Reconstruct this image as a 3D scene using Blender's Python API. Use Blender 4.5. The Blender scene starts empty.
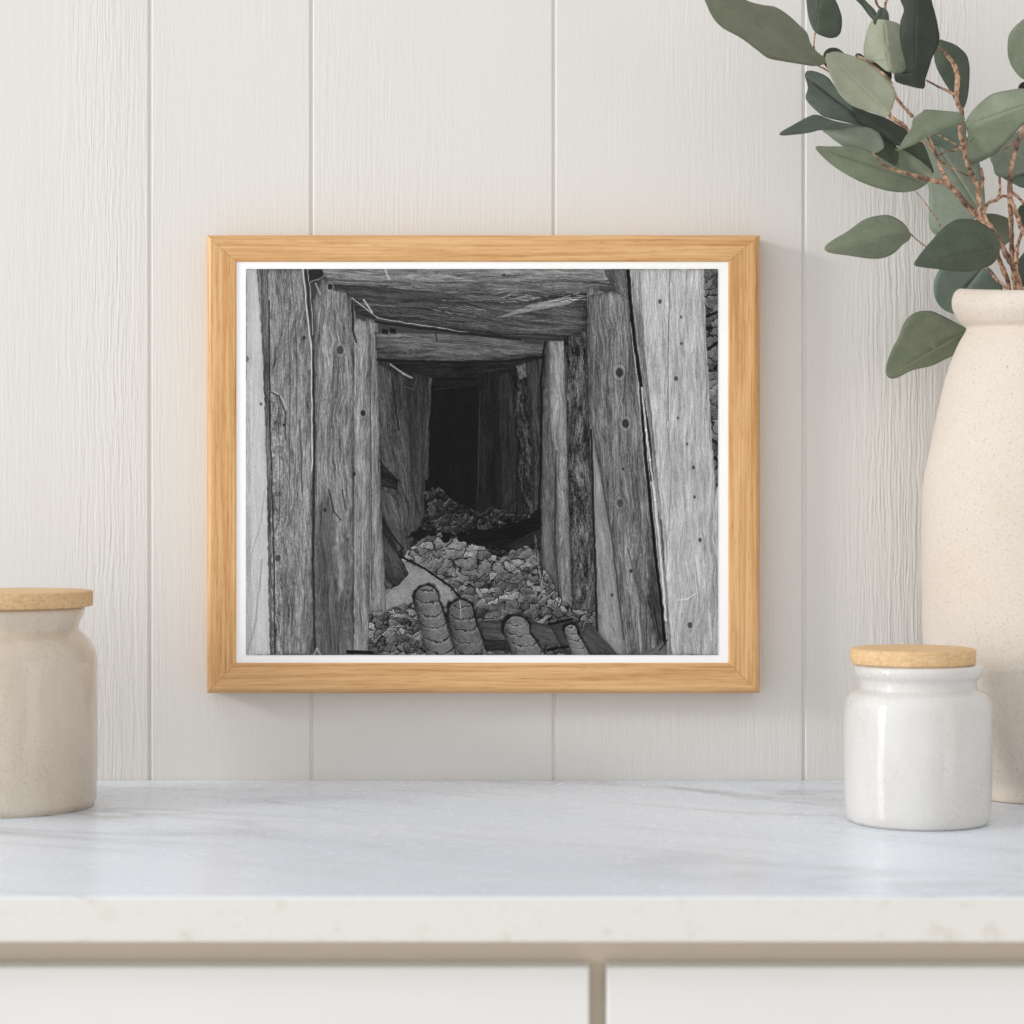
import bpy, bmesh, math, random
from mathutils import Vector, Matrix, noise
C = bpy.context.scene
col = C.collection
F = 2050.0            # focal length in pixels of the 1024 px frame
CAM_Z = 1.1614        # eye height; the worktop lies at 0.90 m, the wall is the plane y = 0, the camera stands at y = -2
TOP = 0.90

def P(px, py, d):
    """a point of the place seen at pixel (px, py) when it is d metres from the lens plane"""
    return Vector(((px-512)*d/F, d-2.0, CAM_Z+(512-py)*d/F))

# ------------------------------------------------------------------ objects
def link(name, me, mat=None, parent=None, smooth=False):
    o = bpy.data.objects.new(name, me); col.objects.link(o)
    if mat:
        for m in (mat if isinstance(mat, (list, tuple)) else [mat]): me.materials.append(m)
    if smooth:
        for p in me.polygons: p.use_smooth = True
    if parent is not None:
        o.parent = parent
        me.transform(Matrix.Translation(-parent_world(parent)))
    return o
def parent_world(o):
    v = Vector(o.location)
    while o.parent is not None:
        o = o.parent; v += Vector(o.location)
    return v
def obj(name, bm, mat=None, parent=None, smooth=False):
    me = bpy.data.meshes.new(name)
    bmesh.ops.recalc_face_normals(bm, faces=bm.faces)
    bm.to_mesh(me); bm.free()
    return link(name, me, mat, parent, smooth)
def thing(name, label, cat, loc):
    o = bpy.data.objects.new(name, None); col.objects.link(o); o.location = loc
    o.empty_display_size = .05
    o['label'] = label; o['category'] = cat
    return o
def struct(o):
    o['kind'] = 'structure'; return o
def box(bm, x0, x1, y0, y1, z0, z1, bev=0., seg=2):
    r = bmesh.ops.create_cube(bm, size=1.0)
    vs = r['verts']
    for v in vs:
        v.co = Vector(((x0+x1)/2+v.co.x*(x1-x0), (y0+y1)/2+v.co.y*(y1-y0), (z0+z1)/2+v.co.z*(z1-z0)))
    if bev:
        es = list({e for v in vs for e in v.link_edges})
        bmesh.ops.bevel(bm, geom=es, offset=bev, segments=seg, profile=.5, affect='EDGES')
def lathe(bm, prof, cx, cy, z0, n=96, wob=0., seed=0, zfun=None):
    """turn a profile [(radius, height), ...]; a radius of 0 closes the end"""
    rings = []
    for r, h in prof:
        if r <= 1e-6:
            rings.append([bm.verts.new((cx, cy, z0+h))]); continue
        ring = []
        for k in range(n):
            a = 2*math.pi*k/n
            rr = r*(1+wob*noise.noise(Vector((math.cos(a)*1.3+seed, math.sin(a)*1.3, h*9))))
            x, y = math.cos(a)*rr, math.sin(a)*rr
            hh = h+(zfun(x, y, h) if zfun else 0)
            ring.append(bm.verts.new((cx+x, cy+y, z0+hh)))
        rings.append(ring)
    for a, b in zip(rings, rings[1:]):
        if len(a) == 1 and len(b) == 1: continue
        for k in range(n):
            k2 = (k+1) % n
            if len(a) == 1: bm.faces.new((a[0], b[k], b[k2]))
            elif len(b) == 1: bm.faces.new((a[k], a[k2], b[0]))
            else: bm.faces.new((a[k], a[k2], b[k2], b[k]))
def smooth_profile(pts, sub=5):
    """Catmull-Rom through the profile points; a point given as (r, h, 1) stays a crisp corner"""
    out = []
    n = len(pts)
    for i in range(n-1):
        p1, p2 = pts[i], pts[i+1]
        p0 = p1 if (i == 0 or len(p1) > 2) else pts[i-1]
        p3 = p2 if (i == n-2 or len(p2) > 2) else pts[i+2]
        for s in range(sub):
            t = s/sub
            q = [.5*((2*p1[k])+(-p0[k]+p2[k])*t+(2*p0[k]-5*p1[k]+4*p2[k]-p3[k])*t*t+(-p0[k]+3*p1[k]-3*p2[k]+p3[k])*t**3) for k in (0, 1)]
            out.append((max(q[0], 0), q[1]))
    out.append((pts[-1][0], pts[-1][1]))
    return out
def catmull(pts, sub):
    out = []
    n = len(pts)
    for i in range(n-1):
        p0, p1, p2, p3 = pts[max(i-1, 0)], pts[i], pts[i+1], pts[min(i+2, n-1)]
        for s in range(sub):
            t = s/sub
            out.append(.5*((2*p1)+(-p0+p2)*t+(2*p0-5*p1+4*p2-p3)*t*t+(-p0+3*p1-3*p2+p3)*t**3))
    out.append(pts[-1].copy())
    return out
def tube(bm, pts, rad, n=8, knob=.0, sub=6, seed=0):
    """round stalk through 3D points; rad is one radius per point"""
    P4 = [Vector((p.x, p.y, p.z, r)) for p, r in zip(pts, rad)]
    c = catmull(P4, sub)
    prev = None; u = None
    for i, q in enumerate(c):
        p = Vector(q[:3]); r = max(q[3], .0003)
        a = Vector(c[max(i-1, 0)][:3]); b = Vector(c[min(i+1, len(c)-1)][:3])
        t = (b-a).normalized()
        if u is None: u = t.orthogonal().normalized()
        u = (u-t*u.dot(t)).normalized(); v = t.cross(u)
        ring = []
        for k in range(n):
            an = 2*math.pi*k/n
            rr = r*(1+knob*noise.noise(Vector((math.cos(an)*1.2+seed, math.sin(an)*1.2, i*.9))))
            ring.append(bm.verts.new(p+(u*math.cos(an)+v*math.sin(an))*rr))
        if prev:
            for k in range(n):
                bm.faces.new((prev[k], prev[(k+1) % n], ring[(k+1) % n], ring[k]))
        else: bm.faces.new(ring[::-1])
        prev = ring
    bm.faces.new(prev)

# ------------------------------------------------------------------ materials
class NT:
    def __init__(s, name):
        s.m = bpy.data.materials.new(name); s.m.use_nodes = True
        s.t = s.m.node_tree; s.b = s.t.nodes['Principled BSDF']
        s.tc = s.t.nodes.new('ShaderNodeTexCoord')
    def n(s, kind, ins=None, **kw):
        nd = s.t.nodes.new(kind)
        for k, v in kw.items(): setattr(nd, k, v)
        for k, v in (ins or {}).items():
            if hasattr(v, 'is_output') or isinstance(v, bpy.types.NodeSocket): s.t.links.new(v, nd.inputs[k])
            else: nd.inputs[k].default_value = v
        return nd
    def mapped(s, scale=(1, 1, 1), loc=(0, 0, 0), rot=(0, 0, 0), src='Object'):
        return s.n('ShaderNodeMapping', {'Vector': s.tc.outputs[src], 'Scale': scale, 'Location': loc, 'Rotation': rot}).outputs[0]
    def noise(s, vec, scale, detail=3., rough=.5, dist=0.):
        return s.n('ShaderNodeTexNoise', {'Vector': vec, 'Scale': scale, 'Detail': detail, 'Roughness': rough, 'Distortion': dist}).outputs['Fac']
    def ramp(s, fac, stops, interp='LINEAR'):
        r = s.n('ShaderNodeValToRGB', {'Fac': fac}); cr = r.color_ramp; cr.interpolation = interp
        while len(cr.elements) < len(stops): cr.elements.new(.5)
        for e, (p, c) in zip(cr.elements, stops):
            e.position = p; e.color = (c[0], c[1], c[2], 1) if isinstance(c, (tuple, list)) else (c, c, c, 1)
        return r.outputs[0]
    def math(s, op, a, b=0., c=0.):
        return s.n('ShaderNodeMath', {0: a, 1: b, 2: c}, operation=op).outputs[0]
    def mix(s, fac, a, b, blend='MIX'):
        nd = s.n('ShaderNodeMix', data_type='RGBA', blend_type=blend)
        for sock, v in ((nd.inputs[0], fac), (nd.inputs[6], a), (nd.inputs[7], b)):
            if isinstance(v, bpy.types.NodeSocket): s.t.links.new(v, sock)
            else: sock.default_value = v if not isinstance(v, tuple) else (v[0], v[1], v[2], 1)
        return nd.outputs[2]
    def bump(s, h, strength, dist=.001, normal=None):
        ins = {'Height': h, 'Strength': strength, 'Distance': dist}
        if normal is not None: ins['Normal'] = normal
        return s.n('ShaderNodeBump', ins).outputs[0]
    def out(s, color=None, rough=None, normal=None, **kw):
        def put(k, v):
            if isinstance(v, bpy.types.NodeSocket): s.t.links.new(v, s.b.inputs[k])
            elif isinstance(v, tuple): s.b.inputs[k].default_value = (v[0], v[1], v[2], 1)
            else: s.b.inputs[k].default_value = v
        if color is not None: put('Base Color', color)
        if rough is not None: put('Roughness', rough)
        if normal is not None: put('Normal', normal)
        for k, v in kw.items(): put(k.replace('_', ' '), v)
        return s.m
def lin(r, g, b):
    f = lambda c: (c/255/12.92) if c/255 <= .04045 else ((c/255+.055)/1.055)**2.4
    return (f(r), f(g), f(b))

def mat_wall():
    s = NT('white_painted_boards')
    v = s.tc.outputs['Object']
    # slow sideways drift so that the furrows wander
    w1 = s.noise(s.mapped((6, 1, 3.5)), 1., 2.)
    w2 = s.noise(s.mapped((45, 1, 38)), 1., 2.)
    off = s.math('ADD', s.math('MULTIPLY', s.math('SUBTRACT', w1, .5), .014), s.math('MULTIPLY', s.math('SUBTRACT', w2, .5), .0042))
    cmb = s.n('ShaderNodeCombineXYZ', {0: off}).outputs[0]
    vv = s.n('ShaderNodeVectorMath', {0: v, 1: cmb}, operation='ADD').outputs[0]
    def nn(sx, sz, det=2.):
        mp = s.n('ShaderNodeMapping', {'Vector': vv, 'Scale': (sx, 1, sz)}).outputs[0]
        return s.noise(mp, 1., det, .55)
    fine = nn(400, 16); mid = nn(210, 9)
    blot = nn(260, 90, 3.)
    mask = s.ramp(s.noise(s.mapped((5., 1, 1.6), loc=(3.3, 0, 1.9)), 1., 2.), [(.38, .22), (.66, .85)])
    near = s.n('ShaderNodeSeparateXYZ', {0: v})
    # deeply furrowed boards: left of the picture low down and beside the vase
    g1 = s.ramp(s.math('ABSOLUTE', s.math('MULTIPLY_ADD', near.outputs[0], 1., -.385)), [(.0, 1.), (.075, 0.)])
    g2 = s.ramp(s.math('ABSOLUTE', s.math('MULTIPLY_ADD', near.outputs[0], 1., .39)), [(.0, 1.), (.06, 0.)])
    deep = s.math('MINIMUM', s.math('MULTIPLY_ADD', s.math('MAXIMUM', g1, s.math('MULTIPLY', g2, .6)), 1.5, mask), 2.0)
    h = s.math('ADD', s.math('MULTIPLY', fine, .7), s.math('MULTIPLY', mid, .55))
    h = s.math('ADD', h, s.math('MULTIPLY', blot, .35))
    h = s.math('MULTIPLY', h, deep)
    nrm = s.bump(h, 1.0, .00095)
    tint = s.noise(s.mapped((3, 1, 1.2)), 1., 2.)
    c = s.mix(tint, lin(219, 216, 211), lin(222, 220, 216))
    return s.out(c, .62, nrm, Specular_IOR_Level=.3)
def mat_stone():
    s = NT('pale_marble')
    v = s.mapped((1, 1, 1), rot=(0, 0, math.radians(24)))
    wq = s.n('ShaderNodeMapping', {'Vector': v, 'Scale': (1.6, 8, 8)}).outputs[0]
    n1 = s.noise(wq, 1., 3., .5, .9)
    vein = s.ramp(s.math('ABSOLUTE', s.math('SUBTRACT', n1, .5)), [(.0, 1.), (.012, .45), (.05, 0.)])
    patch = s.noise(s.mapped((3, 3, 3)), 1., 3.)
    vein = s.math('MULTIPLY', vein, s.ramp(patch, [(.38, 0.), (.62, .8)]))
    base = s.mix(s.ramp(s.noise(wq, .7, 2., .5), [(.3, 0.), (.7, 1.)]), lin(220, 228, 238), lin(233, 238, 245))
    c = s.mix(vein, base, lin(168, 166, 166))
    # buff crystals that show where the slab is cut
    sp = s.ramp(s.noise(s.mapped((1, 1, 1)), 55., 3., .6), [(.56, 0.), (.72, .55)])
    geo = s.n('ShaderNodeNewGeometry')
    up = s.n('ShaderNodeSeparateXYZ', {0: geo.outputs['Normal']}).outputs[2]
    side = s.ramp(up, [(.3, 1.), (.9, 0.)])
    c = s.mix(s.math('MULTIPLY', side, 1.), c, s.mix(sp, lin(228, 227, 222), lin(208, 200, 186)))  # top keeps bluish sky light in its colour, upright faces a warmer base
    r = s.math('MULTIPLY_ADD', s.noise(s.mapped((1, 1, 1)), 30., 3.), .1, .22)
    return s.out(c, r, None, Specular_IOR_Level=.45)
def mat_plain(name, c, rough=.5, n=0., spec=.4):
    s = NT(name)
    f = s.noise(s.mapped((1, 1, 1)), 9., 3.)
    cc = s.mix(f, tuple(x*.97 for x in c), tuple(min(1, x*1.03) for x in c))
    nr = s.bump(s.noise(s.mapped((1, 1, 1)), 220., 2.), n, .0004) if n else None
    return s.out(cc, rough, nr, Specular_IOR_Level=spec)
def mat_oak(name, along, light=(226, 182, 128), dark=(188, 134, 78), fine=1.):
    """oak with its grain along axis 0 or 2"""
    s = NT(name)
    sc = [420*fine]*3; sc[along] = 9
    s2 = [90*fine]*3; s2[along] = 3.5
    s3 = [900*fine]*3; s3[along] = 60
    g1 = s.noise(s.mapped(tuple(sc)), 1., 3., .6); g2 = s.noise(s.mapped(tuple(s2)), 1., 4., .6, .8)
    g3 = s.noise(s.mapped(tuple(s3)), 1., 2.)
    f = s.math('ADD', s.math('MULTIPLY', g1, .4), s.math('ADD', s.math('MULTIPLY', g2, .45), s.math('MULTIPLY', g3, .15)))
    c = s.mix(s.ramp(f, [(.36, 0.), (.58, 1.)]), lin(*dark), lin(*light))
    pore = s.ramp(g3, [(.26, 1.), (.36, 0.)])
    c = s.mix(s.math('MULTIPLY', pore, .35), c, lin(dark[0]*.8, dark[1]*.75, dark[2]*.7))
    return s.out(c, .45, s.bump(f, .25, .0004), Specular_IOR_Level=.35)
def mat_cork(name):
    s = NT(name)
    g1 = s.noise(s.mapped((60, 420, 420)), 1., 4., .65, .4)
    g2 = s.noise(s.mapped((1, 1, 1)), 620., 3., .7)
    f = s.math('ADD', s.math('MULTIPLY', g1, .55), s.math('MULTIPLY', g2, .45))
    c = s.mix(s.ramp(f, [(.36, 0.), (.62, 1.)]), lin(204, 164, 118), lin(232, 199, 153))
    pit = s.ramp(s.noise(s.mapped((1, 1, 1.6)), 420., 2.), [(.30, 1.), (.36, 0.)])
    c = s.mix(s.math('MULTIPLY', pit, .5), c, lin(130, 96, 62))
    return s.out(c, .6, s.bump(f, .4, .0004), Specular_IOR_Level=.25)
def mat_glaze(name, a, b, spot, rough=.12, spots=.5, drip=None):
    s = NT(name)
    cl = s.noise(s.mapped((1, 1, .5)), 22., 5., .65, .5)
    c = s.mix(s.ramp(cl, [(.3, 0.), (.7, 1.)]), a, b)
    sp = s.ramp(s.noise(s.mapped((1, 1, 1)), 520., 3., .75), [(.53, 0.), (.66, 1.)])
    zone = s.ramp(s.noise(s.mapped((1, 1, 1)), 16., 3.), [(.4, .15), (.65, 1.)])
    c = s.mix(s.math('MULTIPLY', s.math('MULTIPLY', sp, zone), spots), c, spot)
    big = s.ramp(s.noise(s.mapped((1, 1, 1)), 230., 2.), [(.70, 0.), (.75, 1.)])
    c = s.mix(s.math('MULTIPLY', big, spots*.5), c, spot)
    h = s.noise(s.mapped((1, 1, .6)), 28., 2.)
    return s.out(c, .5, None, Specular_IOR_Level=.5, Coat_Weight=1., Coat_Roughness=rough, Coat_Normal=s.bump(h, .30, .004))
def mat_clay():
    s = NT('cream_speckled_clay')
    c = s.mix(s.ramp(s.noise(s.mapped((1, 1, 1)), 11., 5., .6), [(.3, 0.), (.7, 1.)]), lin(214, 203, 190), lin(220, 210, 198))
    sp = s.ramp(s.noise(s.mapped((1, 1, 1)), 480., 3., .7), [(.52, 0.), (.66, 1.)])
    c = s.mix(s.math('MULTIPLY', sp, .34), c, lin(182, 158, 134))
    sp = s.ramp(s.noise(s.mapped((1, 1, 1)), 480., 2.), [(.68, 0.), (.74, 1.)])
    c = s.mix(s.math('MULTIPLY', sp, .35), c, lin(140, 112, 86))
    h = s.noise(s.mapped((1, 1, 1)), 420., 4., .6)
    return s.out(c, .8, s.bump(h, .5, .0007), Specular_IOR_Level=.2)
LEAFM = {}
def mat_leaf(key):
    if key in LEAFM: return LEAFM[key]
    a, b = {'pale': ((160, 164, 144), (142, 148, 126)), 'mid': ((126, 134, 114), (106, 116, 96)),
            'olive': ((116, 120, 102), (100, 106, 88)), 'deep': ((84, 94, 78), (68, 78, 64)),
            'dark': ((60, 68, 58), (50, 57, 49)), 'teal': ((88, 98, 88), (70, 80, 72)),
            'mist': ((140, 150, 134), (122, 133, 118)), 'deep_mist': ((112, 126, 113), (94, 110, 98))}[key]  # the last tone is a darker grey-green of mist
    s = NT('eucalyptus_leaf_'+key)
    uv = s.n('ShaderNodeUVMap').outputs[0]
    sx = s.n('ShaderNodeSeparateXYZ', {0: uv})
    blot = s.noise(s.mapped((1, 1, 1)), 60., 6., .72)
    fine = s.noise(s.mapped((1, 1, 1)), 420., 3., .6)
    c = s.mix(s.ramp(blot, [(.3, 0.), (.7, 1.)]), lin(*b), lin(*a))
    c = s.mix(s.math('MULTIPLY', s.ramp(fine, [(.5, 0.), (.7, 1.)]), .25), c, lin(a[0]*1.1, a[1]*1.08, a[2]*1.08))
    # midrib and side veins follow the leaf's own coordinates
    av = s.math('ABSOLUTE', sx.outputs[1])
    rib = s.ramp(av, [(.0, 1.), (.035, .55), (.06, 0.)])
    vv = s.math('SINE', s.math('MULTIPLY', s.math('SUBTRACT', sx.outputs[0], s.math('MULTIPLY', av, .7)), 60.))
    vein = s.math('MULTIPLY', s.ramp(vv, [(.90, 0.), (1., 1.)]), .10)
    c = s.mix(s.math('MAXIMUM', s.math('MULTIPLY', rib, .20), vein), c, lin(min(a[0]*1.28, 220), min(a[1]*1.22, 220), a[2]*1.15))
    h = s.math('ADD', s.math('MULTIPLY', rib, .25), s.math('ADD', s.math('MULTIPLY', vein, 1.0), s.math('MULTIPLY', fine, .3)))
    LEAFM[key] = s.out(c, .55, s.bump(h, .5, .0006), Specular_IOR_Level=.3, Subsurface_Weight=.0)
    return LEAFM[key]
def mat_bark():
    s = NT('coppery_bark')
    f = s.noise(s.mapped((1, 1, 1)), 240., 4., .65)
    g = s.noise(s.mapped((1, 1, 1)), 45., 3.)
    c = s.mix(s.ramp(f, [(.36, 0.), (.6, 1.)]), lin(96, 66, 50), lin(214, 172, 142))
    c = s.mix(s.math('MULTIPLY', s.ramp(g, [(.48, 0.), (.6, 1.)]), .7), c, lin(66, 46, 38))
    return s.out(c, .5, s.bump(f, .9, .0012), Specular_IOR_Level=.4)

# ------------------------------------------------------------------ the room
WALL = mat_wall(); STONE = mat_stone()
def build_wall():
    bm = bmesh.new()
    seams = [-1.62, -1.38, -1.12, -.90, -.705]+[(x-512)/1025 for x in (-72, 150, 311.5, 554, 804, 1046)]+[.77, .99, 1.2, 1.45, 1.65]
    prof = [(-1.9, 0.)]
    for x in seams:
        prof += [(x-.0026, 0.), (x-.0016, .0007), (x-.0007, .0021), (x+.0009, .0021), (x+.0016, .0007), (x+.0026, 0.)]
    prof += [(1.9, 0.)]
    zs = [0, 2.6]
    rows = [[bm.verts.new((x, y, z)) for x, y in prof] for z in zs]
    for i in range(len(prof)-1):
        bm.faces.new((rows[0][i], rows[0][i+1], rows[1][i+1], rows[1][i]))
    back = [[bm.verts.new((x, .05, z)) for x in (-1.9, 1.9)] for z in zs]
    bm.faces.new((back[0][0], back[0][1], back[1][1], back[1][0]))
    bm.faces.new((rows[0][0], back[0][0], back[1][0], rows[1][0]))
    bm.faces.new((rows[0][-1], back[0][1], back[1][1], rows[1][-1]))
    bm.faces.new(rows[0]+back[0][::-1]); bm.faces.new(rows[1]+back[1][::-1])
    return struct(obj('wall_back', bm, WALL))
build_wall()
bm = bmesh.new(); box(bm, -1.9, 1.9, -4.5, .05, -.05, 0)
struct(obj('floor', bm, mat_plain('pale_limewashed_floor', lin(214, 209, 203), .55)))

# worktop
bm = bmesh.new(); box(bm, -1.6, 1.6, -.608, -.0005, TOP-.0312, TOP, .0022, 3)
o = obj('worktop', bm, STONE); o['label'] = 'pale veined marble worktop running along the white boarded wall'; o['category'] = 'worktop'
for p in o.data.polygons: p.use_smooth = False

# base cabinet under the worktop
BEIGE = mat_plain('beige_lacquer', lin(224, 211, 193), .5)
FRONT = mat_plain('white_satin_front', lin(232, 232, 230), .45)
cab = thing('base_cabinet', 'beige carcass cabinet with pale flat drawer fronts under the marble worktop', 'cabinet', (.0596, -.30, 0))
bm = bmesh.new(); zt = TOP-.0312
box(bm, -1.58, 1.58, -.558, -.004, .10, zt)
obj('carcass', bm, BEIGE, cab)
bm = bmesh.new(); box(bm, -1.56, 1.56, -.50, -.02, 0, .10)
obj('plinth', bm, BEIGE, cab)
def front(x0, x1, z0, z1):
    bm = bmesh.new(); box(bm, x0, x1, -.580, -.5585, z0, z1, .0016, 2)
    return obj('drawer_front', bm, FRONT, cab)
zf = CAM_Z-(967-512)/F*1.42
xm = .0596
for x0, x1 in ((xm-.75, xm-.006), (xm+.006, xm+.75)):
    for z0, z1 in ((zf-.26, zf), (zf-.272-.44, zf-.272)):
        front(x0, x1, z0, z1)
for x0, x1 in ((-1.575, xm-.762), (xm+.762, 1.575)):
    front(x0, x1, zf-.712, zf)

# ---------------------------------------------------------------- monochrome print
def paint_print():
    """numpy painting of the old black and white picture of a timbered tunnel, 472 x 386"""
    import numpy as np
    S = 2
    X0, Y0, W, H = 246, 269, 472, 386
    w, h = W*S, H*S
    yy, xx = np.mgrid[0:h, 0:w].astype(np.float32)
    xx = xx/S + X0 + .25; yy = yy/S + Y0 + .25
    rng = np.random.RandomState(7)
    def windowed(fn, pad):
        def run(pts, *a, **k):
            nonlocal xx, yy, img
            fx, fy, fi = xx, yy, img
            xs = [p[0] for p in pts]; ys = [p[1] for p in pts]
            i0 = max(0, int((min(xs)-pad-X0)*S)); i1 = min(w, int((max(xs)+pad-X0)*S)+1)
            j0 = max(0, int((min(ys)-pad-Y0)*S)); j1 = min(h, int((max(ys)+pad-Y0)*S)+1)
            if i1 > i0 and j1 > j0:
                xx, yy, img = fx[j0:j1, i0:i1], fy[j0:j1, i0:i1], fi[j0:j1, i0:i1]
                fn(pts, *a, **k)
            xx, yy, img = fx, fy, fi
        return run
    def vnoise(u, v, seed):
        iu = np.floor(u).astype(np.int64); iv = np.floor(v).astype(np.int64)
        fu = u-iu; fv = v-iv
        fu = fu*fu*(3-2*fu); fv = fv*fv*(3-2*fv)
        def hsh(a, b):
            n = (a*374761393 + b*668265263 + seed*2147483647) & 0xffffffff
            n = ((n ^ (n >> 13))*1274126177) & 0xffffffff
            return ((n ^ (n >> 16)) & 0xffff)/65535.0
        return ((hsh(iu, iv)*(1-fu)+hsh(iu+1, iv)*fu)*(1-fv) +
                (hsh(iu, iv+1)*(1-fu)+hsh(iu+1, iv+1)*fu)*fv).astype(np.float32)
    def grain(ang, seed, across=2.2, along=26., warp=3.):
        """wood grain running along the direction ang (degrees from the x axis)"""
        c, s = math.cos(math.radians(ang)), math.sin(math.radians(ang))
        a = xx*c + yy*s; b = -xx*s + yy*c
        b = b + warp*(vnoise(a/38., b/14., seed+5)-.5)*2 + .8*(vnoise(a/9., b/5., seed+6)-.5)*2
        n = .40*vnoise(b/across, a/along, seed) + .27*vnoise(b/(across*2.4), a/(along*2), seed+1)
        n += .15*vnoise(b/(across*.55), a/(along*.22), seed+2) + .18*vnoise(b/(across*5), a/(along*2.5), seed+3)
        n = (n-.5)*2 + .42*(vnoise(b/(across*.36), a/(along*.45), seed+21)-.5)*2 + .22*(vnoise(b/(across*.3), a/(along*.12), seed+23)-.5)*2
        crack = vnoise(b/(across*.8), a/(along*.9), seed+12)
        n = n*1.2 - .8*np.clip((crack-.84)/.1, 0, 1)*vnoise(b/20., a/12., seed+14) + .5*np.clip((.12-crack)/.1, 0, 1)
        return n
    def rough(seed, sc=6.):
        n = .5*vnoise(xx/sc, yy/sc, seed)+.3*vnoise(xx/sc*2.3, yy/sc*2.3, seed+1)+.2*vnoise(xx/sc*5, yy/sc*5, seed+2)
        return (n-.5)*2
    def poly(pts, soft=.55, wob=.5, seed=3):
        """signed coverage of a polygon with slightly ragged edges"""
        wx = xx + wob*(vnoise(xx/4., yy/4., seed)-.5)*2
        wy = yy + wob*(vnoise(xx/4., yy/4., seed+9)-.5)*2
        inside = np.zeros(xx.shape, bool); d = np.full(xx.shape, 1e9, np.float32)
        n = len(pts)
        for i in range(n):
            (x1, y1), (x2, y2) = pts[i], pts[(i+1) % n]
            if y1 != y2:
                cond = ((y1 > wy) != (y2 > wy)) & (wx < (x2-x1)*(wy-y1)/(y2-y1)+x1)
                inside ^= cond
            dx, dy = x2-x1, y2-y1
            t = np.clip(((wx-x1)*dx+(wy-y1)*dy)/(dx*dx+dy*dy+1e-9), 0, 1)
            d = np.minimum(d, np.hypot(wx-x1-t*dx, wy-y1-t*dy))
        sd = np.where(inside, d, -d)
        return np.clip(sd/soft*.5+.5, 0, 1), sd
    img = np.full(xx.shape, 58., np.float32)
    cnt = [11]
    def wood(pts, val, ang=90, con=26, edge=.45, ew=2.2, across=2.2, along=26, bot=None, rnd=0., wob=.6, soft=.55):
        cnt[0] += 17
        m, sd = poly(pts, seed=cnt[0], wob=wob, soft=soft)
        g = val + con*1.25*grain(ang, cnt[0], across, along) + (3+con*.28)*rough(cnt[0]+3, 1.7)
        if bot is not None:                                  # tone change of the print from top to bottom
            ys = [p[1] for p in pts]
            g = g + (bot-val)*np.clip((yy-min(ys))/(max(ys)-min(ys)), 0, 1)
        g = g*(1-edge*np.exp(-np.clip(sd, 0, 99)/ew))
        if rnd: g = g*(1-rnd*np.exp(-np.clip(sd, 0, 99)/7.))
        np.copyto(img, img*(1-m)+g*m)
    def line(pts, val, wd=.8, op=1.):
        for i in range(len(pts)-1):
            (x1, y1), (x2, y2) = pts[i], pts[i+1]
            dx, dy = x2-x1, y2-y1
            t = np.clip(((xx-x1)*dx+(yy-y1)*dy)/(dx*dx+dy*dy+1e-9), 0, 1)
            j = .5*(vnoise(yy/7., xx/7., 71)-.5)*2
            dd = np.hypot(xx-x1-t*dx+j, yy-y1-t*dy+j)
            a = np.clip((wd-dd)/.7+.5, 0, 1)*op
            np.copyto(img, img*(1-a)+val*a)
    def knot0(x, y, r, val=35, ring=1.):
        d = np.hypot((xx-x)/1.0, (yy-y)/1.25)
        a = np.clip((r-d)/1.2+.5, 0, 1)*.85
        np.copyto(img, img*(1-a)+val*a)
        if ring:
            a = np.exp(-((d-r*1.5)/.8)**2)*.28*ring
            np.copyto(img, img*(1-a)+150*a)
            a = np.exp(-((d-r*2.0)/.7)**2)*.22*ring*(.4+.6*vnoise(xx/4., yy/4., 5))
            np.copyto(img, img*(1-a)+50*a)
    def stones(pts, val, cell=10., con=26, seed=5, dark=.75, asp=1.5, persp=None):
        """broken stones: a cell pattern, each stone with its own tone and a dark gap round it"""
        m, sd = poly(pts, wob=2., seed=seed)
        sc = np.ones_like(xx)*cell
        if persp: sc = cell*np.clip((yy-persp[0])/(persp[1]-persp[0]), 0, 1)*.7+cell*.45
        scv = float(cell)
        u = (xx+7*rough(seed+20, 14.)+.25*yy)/scv; v = (yy+6*rough(seed+30, 12.))*asp/scv
        u = u+.25*np.sin(v*1.7); v = v+.3*np.sin(u*1.3)
        iu = np.floor(u); iv = np.floor(v)
        d1 = np.full(xx.shape, 9., np.float32); d2 = d1.copy(); idv = np.zeros_like(xx); ox = np.zeros_like(xx); oy = np.zeros_like(xx)
        for a in (-1, 0, 1):
            for b in (-1, 0, 1):
                cu, cv = iu+a, iv+b
                r1 = np.abs(np.sin(cu*127.1+cv*311.7+seed)*43758.5) % 1
                r2 = np.abs(np.sin(cu*269.5+cv*183.3+seed)*43758.5) % 1
                r3 = np.abs(np.sin(cu*41.3+cv*97.9+seed)*24634.6) % 1
                dx = cu+r1-u; dy = cv+r2-v
                d = np.hypot(dx, dy)
                nw = d < d1
                d2 = np.where(nw, d1, np.minimum(d2, d)); idv = np.where(nw, r3, idv)
                ox = np.where(nw, dx, ox); oy = np.where(nw, dy, oy); d1 = np.where(nw, d, d1)
        e = d2-d1
        g = val + con*(idv**2*1.6-.6)*1.2 + 22*oy + 16*ox + 24*rough(seed+3, 1.6) + 16*rough(seed+4, 5.) + 14*(vnoise((xx+yy)/2.4, (yy-xx)/6., seed+6)-.5)
        g = g*(1-dark*np.exp(-(e/(.05+.12*vnoise(xx/7., yy/7., seed+18)))**2)*np.clip(2.1*vnoise(xx/6., yy/6., seed+8)-.25+.9*oy, 0, 1))
        np.copyto(img, img*(1-m)+g*m)
    wood = windowed(wood, 3); line = windowed(line, 4); stones = windowed(stones, 5)
    knot_at = windowed(lambda p, *a: knot0(*a), 14)
    def knot(x, y, r, *a): knot_at([(x, y)], x, y, r, *a)
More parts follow.
